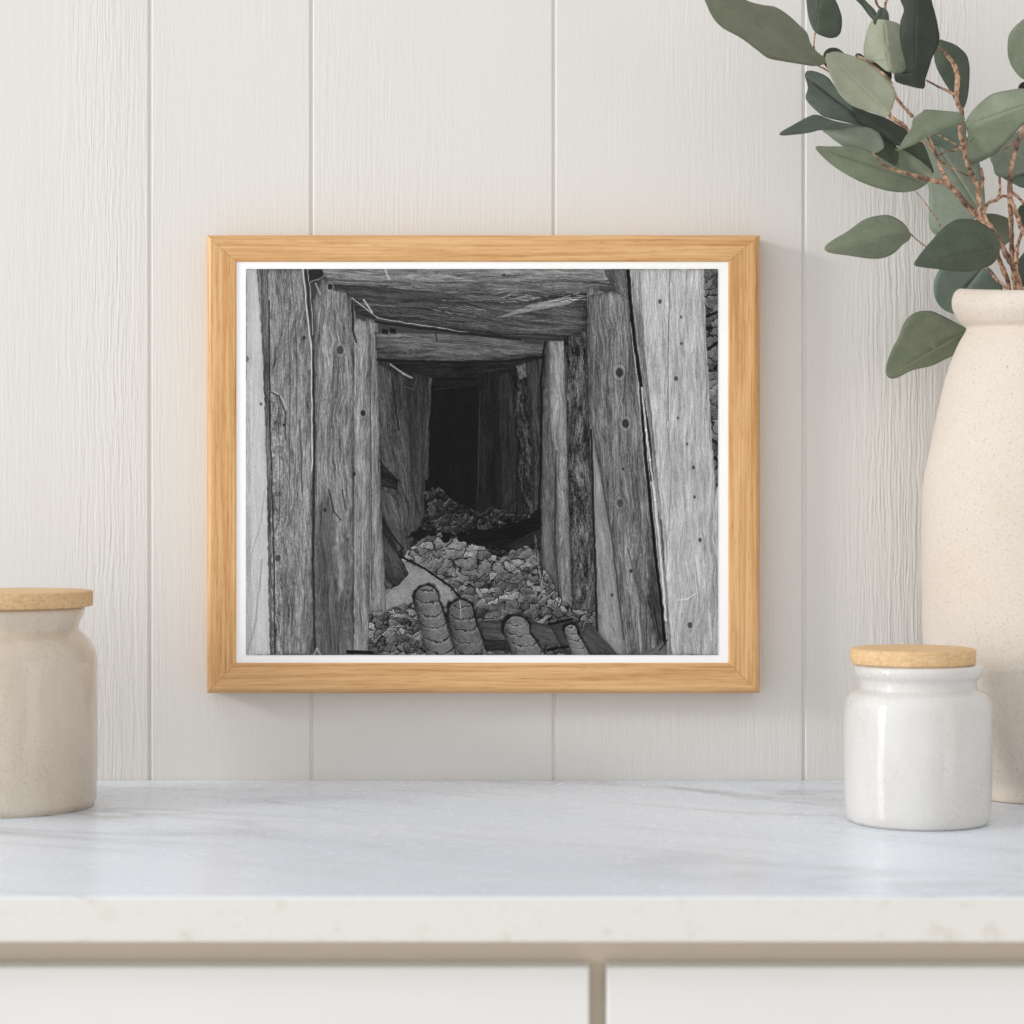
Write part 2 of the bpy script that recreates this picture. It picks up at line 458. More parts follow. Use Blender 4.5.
    # --- far end and inner walls of the tunnel
    wood([(376,355),(560,355),(560,560),(376,560)], 38, 90, 12, 0)
    wood([(428,372),(484,372),(480,520),(424,520)], 14, 90, 3, 0)
    wood([(388,358),(545,356),(540,376),(430,378),(392,368)], 34, 0, 14, .2)
    wood([(430,380),(482,380),(482,388),(430,386)], 26, 0, 6, .2)
    line([(434,389),(460,387)], 55, .5, .5)
    wood([(405,370),(431,376),(428,450),(424,500),(426,530),(408,536)], 40, 88, 12, .3, bot=62)
    wood([(423,430),(429,378),(432,378),(429,440),(428,480),(423,482)], 66, 92, 20, .2)
    wood([(388,368),(406,372),(411,430),(413,480),(422,522),(410,545),(404,500)], 52, 84, 16, .35, bot=70)
    wood([(376,362),(390,370),(398,415),(406,450),(411,540),(408,558),(403,552),(384,520),(378,500)], 72, 80, 24, .35, bot=66)
    line([(390,372),(397,410),(405,450),(408,500)], 104, .6, .5)
    line([(392,380),(399,430)], 22, .9, .7)
    wood([(379,460),(398,480),(397,490),(380,486)], 40, 30, 18, .5)
    wood([(380,486),(398,500),(404,548),(398,552),(381,512)], 84, 70, 18, .4)
    line([(381,520),(403,549)], 24, 1., .9)
    wood([(478,374),(503,370),(503,508),(476,514)], 26, 90, 9, .25)
    line([(480,392),(478,500)], 58, .6, .6); line([(494,380),(495,505)], 20, 1., .7)
    wood([(497,374),(515,370),(520,500),(502,508)], 36, 88, 13, .3)
    wood([(502,380),(510,380),(508,490),(502,500)], 46, 90, 12, .3)
    wood([(512,372),(527,362),(532,420),(538,520),(528,530),(518,480)], 44, 84, 34, .4, across=3, along=9)
    wood([(516,366),(528,362),(532,374),(520,380)], 84, 60, 30, .3, along=8)
    wood([(526,362),(541,358),(545,360),(542,440),(540,545),(534,538),(531,440)], 56, 89, 18, .35)
    # --- rubble behind the shadow
    stones([(425,492),(440,486),(452,500),(476,512),(500,506),(520,512),(536,520),(545,560),(414,560),(424,512)], 44, 7, 20, 9, .7)
    wood([(405,536),(420,528),(440,534),(470,532),(500,526),(528,518),(542,508),(546,535),(520,556),(500,548),(470,542),(440,544),(420,540)], 17, 170, 7, 0, wob=2.5)
    wood([(504,546),(532,532),(546,528),(546,538),(520,552)], 44, 150, 12, .3)
    # --- floor of broken stone
    stones([(366,655),(368,600),(384,590),(402,560),(414,545),(424,538),(440,533),(446,544),(454,533),(460,541),(486,548),(500,560),(512,550),(528,546),(546,570),(565,600),(600,612),(640,655)], 104, 15, 20, 31, .8)
    stones([(410,548),(440,550),(470,590),(450,600),(420,580)], 96, 12, 14, 37, .6)
    stones([(470,575),(545,565),(575,600),(600,612),(600,630),(480,625),(455,600)], 100, 9, 30, 41, .85)
    stones([(366,655),(368,612),(390,600),(420,620),(425,655)], 92, 8, 34, 45, .9)
    stones([(440,612),(520,600),(600,620),(600,655),(440,655)], 82, 11, 24, 48, .7)
    # smooth slope of fines
    wood([(400,560),(425,570),(448,586),(458,602),(440,606),(420,600),(404,604),(384,612),(384,596),(396,586)], 128, 40, 10, .12, along=4, wob=1.4)
    line([(400,556),(412,562),(424,568),(438,578),(450,586),(459,596)], 18, 1.1, .95)
    line([(470,604),(520,612)], 100, 2., .5)
    # ties and segmented pipes
    wood([(480,622),(520,618),(560,628),(560,645),(482,648)], 70, 5, 14, .3)
    wood([(474,628),(486,640),(506,640),(506,650),(478,652)], 44, 0, 12, .3)
    def pipe(x0, y0, x1, y1, r0, r1, val, n, seed):
        p = [(x0-r0, y0+r0*.5)]+[(x0-r0*math.cos(t*math.pi/8), y0+r0*.2-r0*1.05*math.sin(t*math.pi/8)) for t in range(1, 8)]+[(x0+r0, y0+r0*.5), (x1+r1, y1), (x1-r1, y1)]
        q = [(a-2.4 if a < x0 else a+1.4, b-2.4) for a, b in p]
        m, sd = poly(q, seed=seed, wob=1.2, soft=1.4)
        m = m*np.clip(1.15-(yy-y0)/(r0*2.6), .25, .92)
        np.copyto(img, img*(1-m)+16*m)
        m, sd = poly(p, seed=seed, wob=.6)
        t = (yy-y0)/(y1-y0); cx = x0+(x1-x0)*t; r = r0+(r1-r0)*t
        lx = np.clip((xx-cx)/r, -1, 1)
        g = val*(.72+.38*np.sqrt(1-lx*lx)) + 10*lx + 12*rough(seed, 3.) + 8*rough(seed+1, 1.4)
        ph = (t*n + .0) - .45*np.sqrt(1-lx*lx)*n*r/(y1-y0)*1.4 + .3*rough(seed+2, 5.)
        fr = ph-np.floor(ph)
        g = g*(1-.7*np.exp(-(np.minimum(fr, 1-fr)/.06)**2)*np.clip(1.9*vnoise(xx/4., yy/4., seed+7)-.2, 0, 1)) + 18*np.exp(-((fr-.14)/.08)**2) + 14*rough(seed+9, 1.8)
        np.copyto(img, img*(1-m)+g*m)
    pipe(427, 596, 442, 657, 12, 15, 92, 5, 101)
    pipe(461, 611, 472, 657, 13, 16, 84, 4, 121)
    pipe(517, 627, 530, 657, 13, 16, 96, 3, 141)
    line([(460,600),(461,618)], 150, .6, .8)
    wood([(549,624),(570,620),(578,634),(586,655),(566,655)], 62, 20, 9, .4)
    line([(549,624),(572,619)], 14, 1.3, .9); line([(548,650),(570,646)], 14, 1.5, .9)
    wood([(586,622),(600,630),(622,655),(592,655),(580,640)], 72, 45, 12, .3)
    pipe(571, 630, 582, 657, 6.5, 9, 100, 4, 161)
    # roots at right
    for k in range(14):
        a = rng.rand(6)
        line([(530+12*a[0], 535+50*a[1]), (536+10*a[2], 545+45*a[3]), (540+6*a[4], 560+40*a[5])], 120 if k % 2 else 30, .45, .6)
    # leaning dark slab at left
    wood([(381,530),(402,560),(409,574),(398,586),(385,590),(381,560)], 58, 62, 22, .35)
    # --- left wall
    wood([(366,318),(378,322),(379,400),(381,500),(384,560),(386,612),(366,612)], 112, 90, 26, .35)
    wood([(352,300),(357,318),(369,322),(371,420),(370,560),(368,655),(345,655),(348,450)], 122, 90, 28, .3)
    wood([(313,300),(322,278),(345,290),(354,300),(354,655),(313,655),(315,440)], 104, 90, 32, .42, bot=112)
    wood([(315,505),(330,495),(338,520),(350,540),(349,655),(318,655)], 84, 90, 20, 0, along=40, wob=3, soft=4)
    wood([(332,500),(342,490),(344,590),(338,600)], 118, 90, 28, 0, wob=2, soft=3)
    line([(352,300),(353,330),(356,342)], 30, .9, .8); line([(370,335),(371,470),(372,600)], 60, .6, .7)
    knot(340,350,3.2,55); knot(325,407,3.,120,.7); knot(363,413,2.4,30,.5); knot(354,474,1.8,40,0); knot(325,510,1.6,40,0)
    line([(329,490),(334,512),(341,520)], 40, .8, .7); line([(342,490),(346,510)], 45, .8, .6)
    wood([(257,269),(303,269),(308,320),(312,345),(313,440),(312,520),(314,655),(269,655),(266,520),(264,400)], 116, 90, 30, .35, along=18)
    wood([(260,269),(268,269),(270,380),(274,655),(269,655),(264,390)], 82, 90, 26, .1)
    wood([(270,390),(281,400),(284,470),(283,655),(272,655)], 122, 88, 40, .1, across=2.6, along=8)
    line([(269,391),(277,393),(283,399),(286,408)], 170, .6, .7); line([(271,392),(279,396),(285,412),(286,440)], 38, .8, .6)
    line([(303,269),(307,310),(311,345),(312,400),(312,470)], 172, .9, .8)
    line([(308,269),(312,310),(313,335)], 150, .6, .7); line([(306,269),(310,320)], 40, .7, .8)
    line([(269,300),(270,420),(274,560),(275,655)], 34, .8, .7); line([(313,350),(314,470),(313,560),(315,650)], 34, 1., .7)
    for a in (295, 288, 300, 278):
        line([(a, 300+a % 7*20), (a+2, 360+a % 7*22), (a+1, 430+a % 5*30)], 60, .6, .5)
    knot(278,558,2.6,60,.5); knot(304,338,1.6,40,0); knot(284,425,1.2,30,0)
    wood([(246,269),(257,269),(262,340),(264,390),(267,480),(268,560),(270,655),(246,655)], 168, 90, 9, .12, ew=1.6, along=50, bot=182)
    wood([(246,380),(250,380),(252,655),(246,655)], 160, 86, 14, 0)
    line([(250,560),(262,520),(264,490)], 130, .8, .4); line([(247,655),(256,620),(262,560)], 120, 1., .4)
    knot(246.5,359,2.4,90,0); knot(261,404,1.4,80,0)
    line([(314,655),(317,649),(321,655)], 150, 1.2, .6); line([(348,652),(372,653)], 12, 1.8, .9)
    # --- roof beams
    wood([(374,332),(440,334),(500,338),(548,344),(546,356),(500,362),(430,362),(378,360)], 104, 3, 22, .3, ew=3, bot=66)
    line([(378,360),(440,362),(500,362),(542,357)], 20, 1.3, .85)
    line([(436,333),(437,341)], 30, .7, .7); knot(411,352,2.4,70,.6)
    line([(390,364),(404,374),(412,378)], 150, 1., .7); line([(418,375),(414,390),(404,386)], 80, .5, .6)
    wood([(354,296),(400,298),(440,300),(520,302),(560,296),(588,290),(587,330),(578,334),(562,341),(520,338),(470,333),(420,326),(376,319),(356,314)], 76, 6, 26, .3, ew=4, rnd=.25)
    wood([(495,319),(530,304),(560,298),(585,296),(570,304),(530,312)], 132, 172, 22, .2)
    wood([(318,269),(624,269),(612,288),(588,293),(552,297),(520,303),(470,302),(420,300),(370,297),(334,290),(325,282)], 98, 3, 30, .25, ew=4, bot=82)
    wood([(334,284),(440,292),(470,300),(420,300),(370,297),(336,291)], 66, 4, 14, .2)
    wood([(320,269),(612,269),(610,280),(450,282),(330,280)], 108, 2, 28, .1)
    line([(352,298),(378,318),(400,322),(440,328),(470,333)], 156, .7, .7)
    line([(376,322),(420,328),(470,334),(520,339)], 26, 1.3, .8)
    for q in ((382,328),(390,328)): wood([q, (q[0]+6,q[1]+1), (q[0]+6,q[1]+6), (q[0],q[1]+5)], 24, 0, 6, 0)
    line([(385,269),(389,279)], 165, 1., .8); line([(364,300),(372,312)], 170, .9, .8); line([(358,272),(372,274)], 150, .7, .5)
    for k in range(26):
        a = rng.rand(4)
        x = 500+90*a[0]; y = 296+8*a[1]-(x-500)*.03
        line([(x, y), (x+6+10*a[2], y-4+6*a[3])], 165 if k % 2 else 28, .45, .6)
    for k in range(10):
        a = rng.rand(4); x = 420+60*a[0]; y = 305+10*a[1]
        line([(x, y), (x+5+8*a[2], y+3*a[3])], 150, .45, .45)
    wood([(309,269),(322,269),(324,278),(315,282),(309,282)], 44, 0, 10, .3)
    line([(311,282),(318,280),(324,276)], 112, .8, .7); line([(316,284),(320,294)], 140, .9, .7)
    knot(330,287,2.2,25,.7); knot(504,275,1.5,60,0)
    # --- right wall
    wood([(546,341),(564,341),(566,420),(566,520),(572,608),(562,600),(552,580),(541,566),(541,520),(542,420)], 78, 89, 20, .4, bot=92)
    wood([(549,341),(564,341),(567,420),(569,520),(572,606),(562,600),(556,470),(550,420)], 126, 88, 28, .3)
    line([(545,342),(541,380),(541,470),(538,520)], 14, 1.1, .85)
    line([(556,450),(555,540),(559,600)], 40, .8, .6)
    wood([(564,338),(586,331),(588,400),(591,480),(596,612),(573,610),(569,500),(566,400)], 70, 89, 38, .35, across=2.8, along=10)
    wood([(587,286),(606,292),(613,330),(600,450),(600,500),(590,450)], 112, 88, 28, .3)
    wood([(588,296),(616,290),(612,269),(627,269),(631,330),(640,400),(647,440),(652,500),(656,560),(662,610),(665,655),(622,655),(612,560),(600,470),(590,420)], 104, 87, 30, .35, ew=3)
    wood([(604,270),(627,269),(629,300),(614,292)], 84, 80, 24, .2)
    wood([(650,560),(660,580),(664,640),(656,645),(648,600)], 58, 80, 20, 0, wob=2, soft=2.5)
    wood([(590,425),(600,470),(606,500),(614,550),(622,620),(627,655),(618,655),(598,632),(595,560)], 128, 84, 16, .3)
    line([(591,430),(594,520),(597,630)], 20, 1., .8); line([(602,480),(612,540),(624,640)], 48, .8, .6)
    knot(619.5,372.5,3.6,38); knot(625.5,423.5,3.4,38,.6); knot(620,503,3.,60,.6); knot(634,540,3,100,.8); knot(640,550,3,90,.8); knot(623,469,1.2,40,0); knot(631,571,1.6,40,0)
    line([(628,548),(640,600),(642,640)], 60, .8, .5); line([(611,330),(606,400),(612,460)], 62, .7, .5)
    stones([(702,269),(719,269),(719,656),(712,656)], 92, 16, 20, 61, .85)
    line([(706,316),(718,312)], 14, 1.2, .9); line([(708,350),(718,342)], 14, 1.2, .9); line([(712,440),(719,445)], 14, 1.4, .8)
    wood([(627,269),(704,269),(706,330),(711,420),(716,500),(717,560),(719,655),(667,655),(664,600),(656,540),(650,480),(643,430),(636,380),(631,330)], 158, 89, 22, .22, ew=2, along=32)
    wood([(627,269),(640,269),(644,340),(652,420),(660,500),(668,600),(672,655),(667,655),(655,540),(640,420),(632,340)], 128, 86, 28, .1)
    wood([(700,560),(719,480),(719,655),(700,655)], 148, 90, 24, .05)
    line([(628,269),(632,320),(640,380),(649,440),(652,480)], 14, 1.7, .95)
    line([(641,390),(644,440),(650,500),(656,560),(662,610),(665,650)], 14, 1.5, .95)
    line([(642,388),(646,430),(650,460),(655,500),(661,560),(666,620)], 196, 1.1, .75)
    line([(670,270),(668,350),(668,420)], 96, .7, .6); line([(664,400),(672,470),(668,540)], 118, .7, .5)
    line([(702,300),(706,360),(707,420)], 112, .7, .5); line([(661,520),(664,560)], 60, .9, .6)
    for q in ((660,301.5,1.8),(681,317,1.2),(681.5,343.5,1.3),(676,378.5,2.),(678,418,1.2),(687,444,1.2),(693.5,467.5,1.6),(694.5,497,1.3),(700,540,1.8),(612,595,1.6),(690,625,2.4)):
        knot(q[0], q[1], q[2], 60, .3)
    line([(678,600),(688,599),(696,594)], 196, .7, .6); line([(708,610),(712,640)], 190, .8, .5)
    wood([(640,655),(664,642),(667,648),(667,655)], 96, 150, 14, .2)
    line([(660,650),(667,640)], 30, 1., .6)
    img = np.where(img < 45, img, 45+(img-45)*1.17)
    g = img*(1+.05*rough(991, 30.)) + 5*rough(992, 1.3) + 7*(rng.rand(h, w).astype(np.float32)-.5)*2
    g = g.reshape(H, S, W, S).mean((1, 3))
    # a little contrast between neighbours, as in a sharp contact print
    p = np.pad(g, 1, mode='edge')
    bl = (p[:-2,1:-1]+p[2:,1:-1]+p[1:-1,:-2]+p[1:-1,2:])/4
    g = g + .7*(g-bl)
    return np.clip(g, 8, 235)/255.

# ------------------------------------------------------------------ the framed picture
dF = 1.966                                    # distance of the frame's face
k = dF/F
fx0, fx1 = (205.8-512)*k, (760.8-512)*k
fz0, fz1 = CAM_Z+(512-693.8)*k, CAM_Z+(512-234.2)*k
ix0, ix1 = (236-512)*k, (728.5-512)*k
iz0, iz1 = CAM_Z+(512-663)*k, CAM_Z+(512-261.5)*k
pic = thing('picture_frame', 'oak picture frame holding a black and white mine tunnel photograph, on the boarded wall', 'picture frame', ((fx0+fx1)/2, 0, fz0))
OAKH = mat_oak('oak_rail_grain', 0); OAKV = mat_oak('oak_stile_grain', 2)
def rail(a_out, b_out, b_in, a_in, mat):
    """one mitred moulding; corners given as (x, z) outer start, outer end, inner end, inner start"""
    yf, yb = -(2-dF), -.001
    bm = bmesh.new()
    A, B, Ci, D = [Vector((p[0], 0, p[1])) for p in (a_out, b_out, b_in, a_in)]
    # cross section from the back of the outer edge round to the back of the inner edge: (share inwards, y)
    wdt = .0275
    sec = [(0, yb), (0, yf+.0075), (.0010/wdt, yf+.0042), (.0028/wdt, yf+.0012), (.0046/wdt, yf), (1-.0012/wdt, yf), (1, yf+.0012), (1, -.012), (1, yb)]
    g = .00012
    ax = (B-A).normalized()*g
    r0 = [bm.verts.new((A.lerp(D, t)+ax)+Vector((0, y, 0))) for t, y in sec]
    r1 = [bm.verts.new((B.lerp(Ci, t)-ax)+Vector((0, y, 0))) for t, y in sec]
    n = len(sec)
    for i in range(n):
        j = (i+1) % n
        bm.faces.new((r0[i], r0[j], r1[j], r1[i]))
    bm.faces.new(r0); bm.faces.new(r1[::-1])
    return obj('frame_rail', bm, mat, pic)
TL, TR, BL, BR = (fx0, fz1), (fx1, fz1), (fx0, fz0), (fx1, fz0)
tl, tr, bl, br = (ix0, iz1), (ix1, iz1), (ix0, iz0), (ix1, iz0)
rail(TL, TR, tr, tl, OAKH); rail(BR, BL, bl, br, OAKH); rail(BL, TL, tl, bl, OAKV); rail(TR, BR, br, tr, OAKV)
dp = 1.9675; kp = dp/F                        # the paper sits just behind the lip
bm = bmesh.new(); box(bm, ix0-.0, ix1+.0, -(2-dp)+.0006, -.012, iz0-.0, iz1+.0)
paper = obj('white_border', bm, mat_plain('white_photo_paper', (.965, .965, .96), .6, 0, .2), pic)
paper['label'] = 'clean white paper border'
def build_print():
    import numpy as np
    g = paint_print()
    g = np.where(g <= .04045, g/12.92, ((g+.055)/1.055)**2.4)
    H, W = g.shape
    y = -(2-dp)
    xs = (246+np.arange(W+1)-512)*kp; zs = CAM_Z+(512-269-np.arange(H+1))*kp
    X, Z = np.meshgrid(xs, zs)
    co = np.zeros(((W+1)*(H+1), 3), np.float32)
    co[:, 0] = X.ravel(); co[:, 1] = y; co[:, 2] = Z.ravel()
    i = (np.arange(H)[:, None]*(W+1)+np.arange(W)[None, :]).ravel()
    quads = np.stack([i, i+W+1, i+W+2, i+1], 1).astype(np.int32)
    me = bpy.data.meshes.new('photograph')
    me.vertices.add(len(co)); me.vertices.foreach_set('co', co.ravel())
    me.loops.add(quads.size); me.loops.foreach_set('vertex_index', quads.ravel())
    me.polygons.add(len(quads)); me.polygons.foreach_set('loop_start', np.arange(0, quads.size, 4, dtype=np.int32))
    me.update(calc_edges=True)
    ca = me.color_attributes.new('tone', 'FLOAT_COLOR', 'CORNER')
    c = np.ones((len(quads), 4, 4), np.float32)
    c[:, :, :3] = g.ravel()[:, None, None]
    ca.data.foreach_set('color', c.ravel())
    s = NT('black_and_white_print')
    a = s.n('ShaderNodeVertexColor', layer_name='tone').outputs[0]
    m = s.out(s.mix(1., a, (.97, .97, .97), 'MULTIPLY'), .6, None, Specular_IOR_Level=.12)
    o = link('photograph', me, m, pic)
    o['label'] = 'black and white photograph of a timber lined mine tunnel'
build_print()

# ------------------------------------------------------------------ the jars
WOOD_LID = mat_cork('pale_wood_lid')
def jar(name, label, cx, cy, body, lid_c, lid_r, lz0, lz1, mat, lname, seed):
    t = thing(name, label, 'jar', (cx, cy, TOP))
    bm = bmesh.new()
    lathe(bm, smooth_profile(body, 6), cx, cy, TOP, 128, .006, seed)
    obj('body', bm, mat, t, True)
    bm = bmesh.new(); b = .0016
    lathe(bm, [(0, lz0-.006), (lid_r*.80, lz0-.006), (lid_r*.80, lz0), (lid_r-b, lz0), (lid_r-b*.3, lz0+b*.3), (lid_r, lz0+b), (lid_r, lz1-b), (lid_r-b*.3, lz1-b*.3), (lid_r-b, lz1), (lid_r*.6, lz1+.0003), (0, lz1+.0004)], lid_c, cy, TOP, 96)
    l = obj('lid', bm, WOOD_LID, t, True)
    l['label'] = lname
    sm = l.modifiers.new('edge', 'EDGE_SPLIT'); sm.split_angle = math.radians(50)
    return t
GL_W = mat_glaze('white_speckled_glaze', lin(221, 219, 215), lin(211, 207, 201), lin(168, 150, 130), .05, .5)
GL_B = mat_glaze('sand_stoneware_glaze', lin(220, 207, 190), lin(204, 189, 170), lin(158, 138, 116), .10, .5)
# right jar: outside, lip, then the inside wall back to the floor
jx, jy = (917.6-512)*1.735/F, 1.735-2
jar('storage_jar', 'small white glazed jar with a pale wooden lid, standing in front of the big vase', jx, jy,
    [(0, .0012), (.050, .0010), (.0560, 0, 1), (.0585, .0012), (.0602, .0050), (.0613, .013), (.0617, .040), (.0617, .075), (.0612, .096), (.0600, .1030), (.0570, .1082), (.0525, .1108, 1), (.0495, .1124, 1),
     (.0493, .1160), (.0500, .1200), (.0530, .1240), (.0543, .1275), (.0541, .1305), (.0520, .1327), (.0480, .1328), (.0455, .1290), (.0450, .1150), (.055, .103), (.0570, .090), (.0570, .010), (.052, .005), (0, .005)],
    jx-.0040, .0523, .1332, .1462, GL_W, 'pale wooden disc lid', 3)
lx, ly = (6-512)*1.823/F, 1.823-2
jar('storage_jar', 'tall sand coloured stoneware jar with a wooden lid at the left end of the worktop', lx, ly,
    [(0, .0012), (.068, .0010), (.0730, 0, 1), (.0765, .0012), (.0785, .0040), (.0795, .010), (.0802, .040), (.0802, .095), (.0800, .1240), (.0793, .1340), (.0770, .1415), (.0720, .1490), (.0665, .1545), (.0640, .1575),
     (.0645, .1620), (.0670, .1680), (.0690, .1730), (.0688, .1755), (.0670, .1770), (.0620, .1770), (.0600, .1700), (.0595, .1560), (.070, .140), (.0750, .125), (.0750, .010), (.070, .005), (0, .005)],
    lx, .0759, .1775, .1914, GL_B, 'honey coloured wooden disc lid', 8)

# ------------------------------------------------------------------ the vase
vd = 1.888; vx, vy = (1040-512)*vd/F, vd-2; vk = vd/F
def vp(px, py): return ((1040-px)*vk, (795.8-py)*vk)
sil = [vp(*q) for q in ((972, 780), (962, 760), (945, 715), (931, 665), (925.6, 643), (924.4, 593), (924, 532), (925, 491), (927.6, 470), (932.5, 446), (940.5, 406.7), (948.4, 373.5), (958.5, 346), (967, 330.5), (967.5, 326.5), (961, 320), (955, 309), (953.6, 300), (956, 291.5), (960.5, 288.5))]
prof = [(0, .002), (.058, .0015), (.0610, 0, 1), (.0625, .003)]+sil
prof += [(.0690, (795.8-291)*vk), (.0675, (795.8-300)*vk), (.0630, (795.8-328)*vk), (.072, (795.8-350)*vk), (.090, (795.8-420)*vk), (.100, (795.8-500)*vk), (.100, (795.8-640)*vk), (.080, .06), (.055, .012), (0, .010)]
def rim_dip(x, y, h):                          # hand thrown: the rim dips towards the room
    f = min(max((h-.40)/.06, 0), 1)
    return f*(.13*min(y, .0) + .0*x)
vase = thing('vase', 'large matt cream speckled clay vase at the right holding eucalyptus', 'vase', (vx, vy, TOP))
bm = bmesh.new(); lathe(bm, smooth_profile(prof, 6), vx, vy, TOP, 160, .004, 5, rim_dip)
obj('body', bm, mat_clay(), vase, True)
# ------------------------------------------------------------------ eucalyptus
BARK = mat_bark()
def leaf(parent, outline, base, tip, d, key, tilt=0., fold=.0, cup=.0, wave=.0, seed=0):
    """a leaf blade: its rim, a midrib from base to tip, bent out of its plane; d metres from the lens plane at its base"""
    k = d/F
    pts = [Vector((float(x), float(y), 0)) for x, y in outline]
    n = len(pts)
    rim = []
    for i in range(n):
        p0, p1, p2, p3 = pts[i-1], pts[i], pts[(i+1) % n], pts[(i+2) % n]
        L = (p2-p1).length
        m = max(2, int(L/3.0))
        for s in range(m):
            t = s/m
            rim.append(.5*((2*p1)+(-p0+p2)*t+(2*p0-5*p1+4*p2-p3)*t*t+(-p0+3*p1-3*p2+p3)*t**3))
    B, T = Vector((base[0], base[1], 0)), Vector((tip[0], tip[1], 0))
    ax = T-B; L = ax.length; ax.normalize(); side = Vector((-ax.y, ax.x, 0))
    R = 6
    bm = bmesh.new(); uvl = bm.loops.layers.uv.new('UVMap')
    info = {}
    hw = max(abs((p-B).dot(side)) for p in rim)
    rings = []
    for j in range(R+1):
        f = 1-j/R
        ring = []
        for p in rim:
            s = (p-B).dot(ax)/L
            w = (p-B).dot(side)
            sc = min(max(s, .04), .96)
            m = B+ax*(sc*L)
            q = m.lerp(p, f)
            s2 = (q-B).dot(ax)/L; w2 = (q-B).dot(side)
            wn = w2/hw
            off = tilt*s2 + fold*abs(wn)*.02 + cup*(wn*wn)*.02 + wave*.006*math.sin(s2*5.+seed)*wn - .010*cup*math.sin(min(max(s2, 0), 1)*math.pi)
            off += .0016*noise.noise(Vector((s2*3+seed*7.1, wn*2, seed)))
            d2 = d+off
            v = bm.verts.new(P(q.x, q.y, d2))
            info[v] = (s2, wn)
            ring.append(v)
        rings.append(ring)
    N = len(rim)
    for a, b in zip(rings, rings[1:]):
        for i in range(N):
            i2 = (i+1) % N
            try: fc = bm.faces.new((a[i], a[i2], b[i2], b[i]))
            except ValueError: continue
            for lp in fc.loops: lp[uvl].uv = info[lp.vert]
    bmesh.ops.remove_doubles(bm, verts=bm.verts, dist=.00012)
    bmesh.ops.dissolve_degenerate(bm, edges=bm.edges, dist=.00002)
    o = obj('leaf', bm, mat_leaf(key), parent, True)
    # face towards the room, then give the blade its thickness
    me = o.data
    sol = o.modifiers.new('thickness', 'SOLIDIFY'); sol.thickness = .0005; sol.offset = 0
    return o
def stems(parent, lines, seed=0):
    bm = bmesh.new()
    for i, ln in enumerate(lines):
        pts = [q if isinstance(q[0], Vector) else (P(q[0], q[1], q[2]), q[3]) for q in ln]
        tube(bm, [p for p, r in pts], [r*(.00088 if r > 2 else .001) for p, r in pts], 9, .6, 7, seed+i*3.7)
    return obj('stem', bm, BARK, parent, True)
VB = Vector((vx, vy, TOP+.03))
# --- branch arching to the left
b1 = thing('eucalyptus_branch', 'eucalyptus branch arching left out of the vase over the wall, with the most leaves', 'branch', (vx-.01, vy-.01, TOP+.03))
stems(b1, [
    [(VB+Vector((-.01, -.01, 0)), 2.6), (1026,420,1.885,2.6), (1021,300,1.875,2.8), (1015,272,1.868,2.9), (1005.6,253,1.862,2.9), (992.5,231,1.858,2.7), (984,216,1.858,2.5), (985,208,1.86,1.9), (990,202,1.864,1.6), (997,199.5,1.868,1.5), (1000,190,1.872,1.2), (999.5,177,1.875,.9)],
    [(992.5,233,1.858,2.2), (984,223,1.858,2.8), (966,204,1.852,2.9), (949,185,1.845,2.8), (931,180,1.84,2.2), (909,174,1.835,1.7), (887.5,167,1.83,1.1), (878,160,1.83,.8), (873,152,1.83,.7)],
    [(951,187,1.846,1.9), (944,175,1.845,1.9), (940,167,1.845,1.7), (937,157,1.845,1.4), (929,146,1.845,1.1), (920,140,1.845,1.0), (913,137,1.847,.8)],
    [(937,157,1.845,1.3), (933,145,1.852,1.1), (929,135,1.856,.9), (924,128,1.86,.7)],
    [(937,157,1.845,.9), (946,151.5,1.848,.8), (962,149,1.852,.9)],
    [(938,159,1.85,.9), (948,166,1.86,.8), (962,173,1.87,.7), (968,176,1.872,.8)],
    [(962,149,1.853,.9), (950,141,1.857,.7), (936,134,1.86,.6)],
    [(921,141,1.846,.7), (913,135,1.84,1.), (905,148,1.83,.6)],
    [(908,146,1.832,.7), (910,135,1.832,1.0), (904,125,1.83,1.4), (890,116,1.828,1.7), (891,106,1.83,1.5), (895,96,1.835,1.3)],
    [(906,128,1.835,1.0), (898,123,1.833,1.1), (889,117,1.832,.9)],
    [(913,117,1.85,1.6), (904,107,1.848,1.4), (895.5,96,1.845,1.6), (889,80,1.848,1.5), (876,68,1.852,1.1), (866,60,1.855,1.), (857,56,1.858,1.)],
    [(889,82,1.85,.9), (858,78,1.86,.9), (834,74,1.855,.8), (824,68.5,1.85,.8), (818,66,1.845,.7)],
    [(832,73,1.855,.7), (826,66,1.87,.7), (815,51,1.88,.7), (814,42,1.885,.7), (815,33,1.888,.8)],
    [(909,232,1.86,.5), (915,238,1.862,.55), (925,246,1.866,.6), (940,255,1.875,.7), (958,256,1.885,.8), (985,246,1.875,.9), (994,236,1.862,1.2)],
    [(914,190,1.842,.35), (920,196,1.848,.4), (928,207,1.855,.5), (936,218,1.86,.6), (943,228,1.865,.6), (960,226,1.875,.7), (984,226,1.868,.8)],
    [(980,262,1.94,.8), (986,268,1.935,1.0), (996,279,1.92,1.2), (1008,292,1.90,1.5), (1018,330,1.89,1.5)],
    [(967,330,1.962,.6), (974,312,1.968,.7), (980,290,1.966,.8), (988,274,1.95,.8), (996,279,1.92,.8)],
    ], 1)
L = lambda *a, **k: leaf(b1, *a, **k)
L([(704,-6),(708,8),(714,19),(723,28),(741,38),(757,50),(768,58),(782,61),(800,64),(815,66),(825,63.5),(826,59),(815,50),(810,42),(807,33),(800,26),(788,15),(775,7),(762,5),(748,1),(736,-6),(716,-14)], (826,62), (704,-8), 1.845, 'olive', tilt=-.03, fold=.5, cup=.3, seed=1)
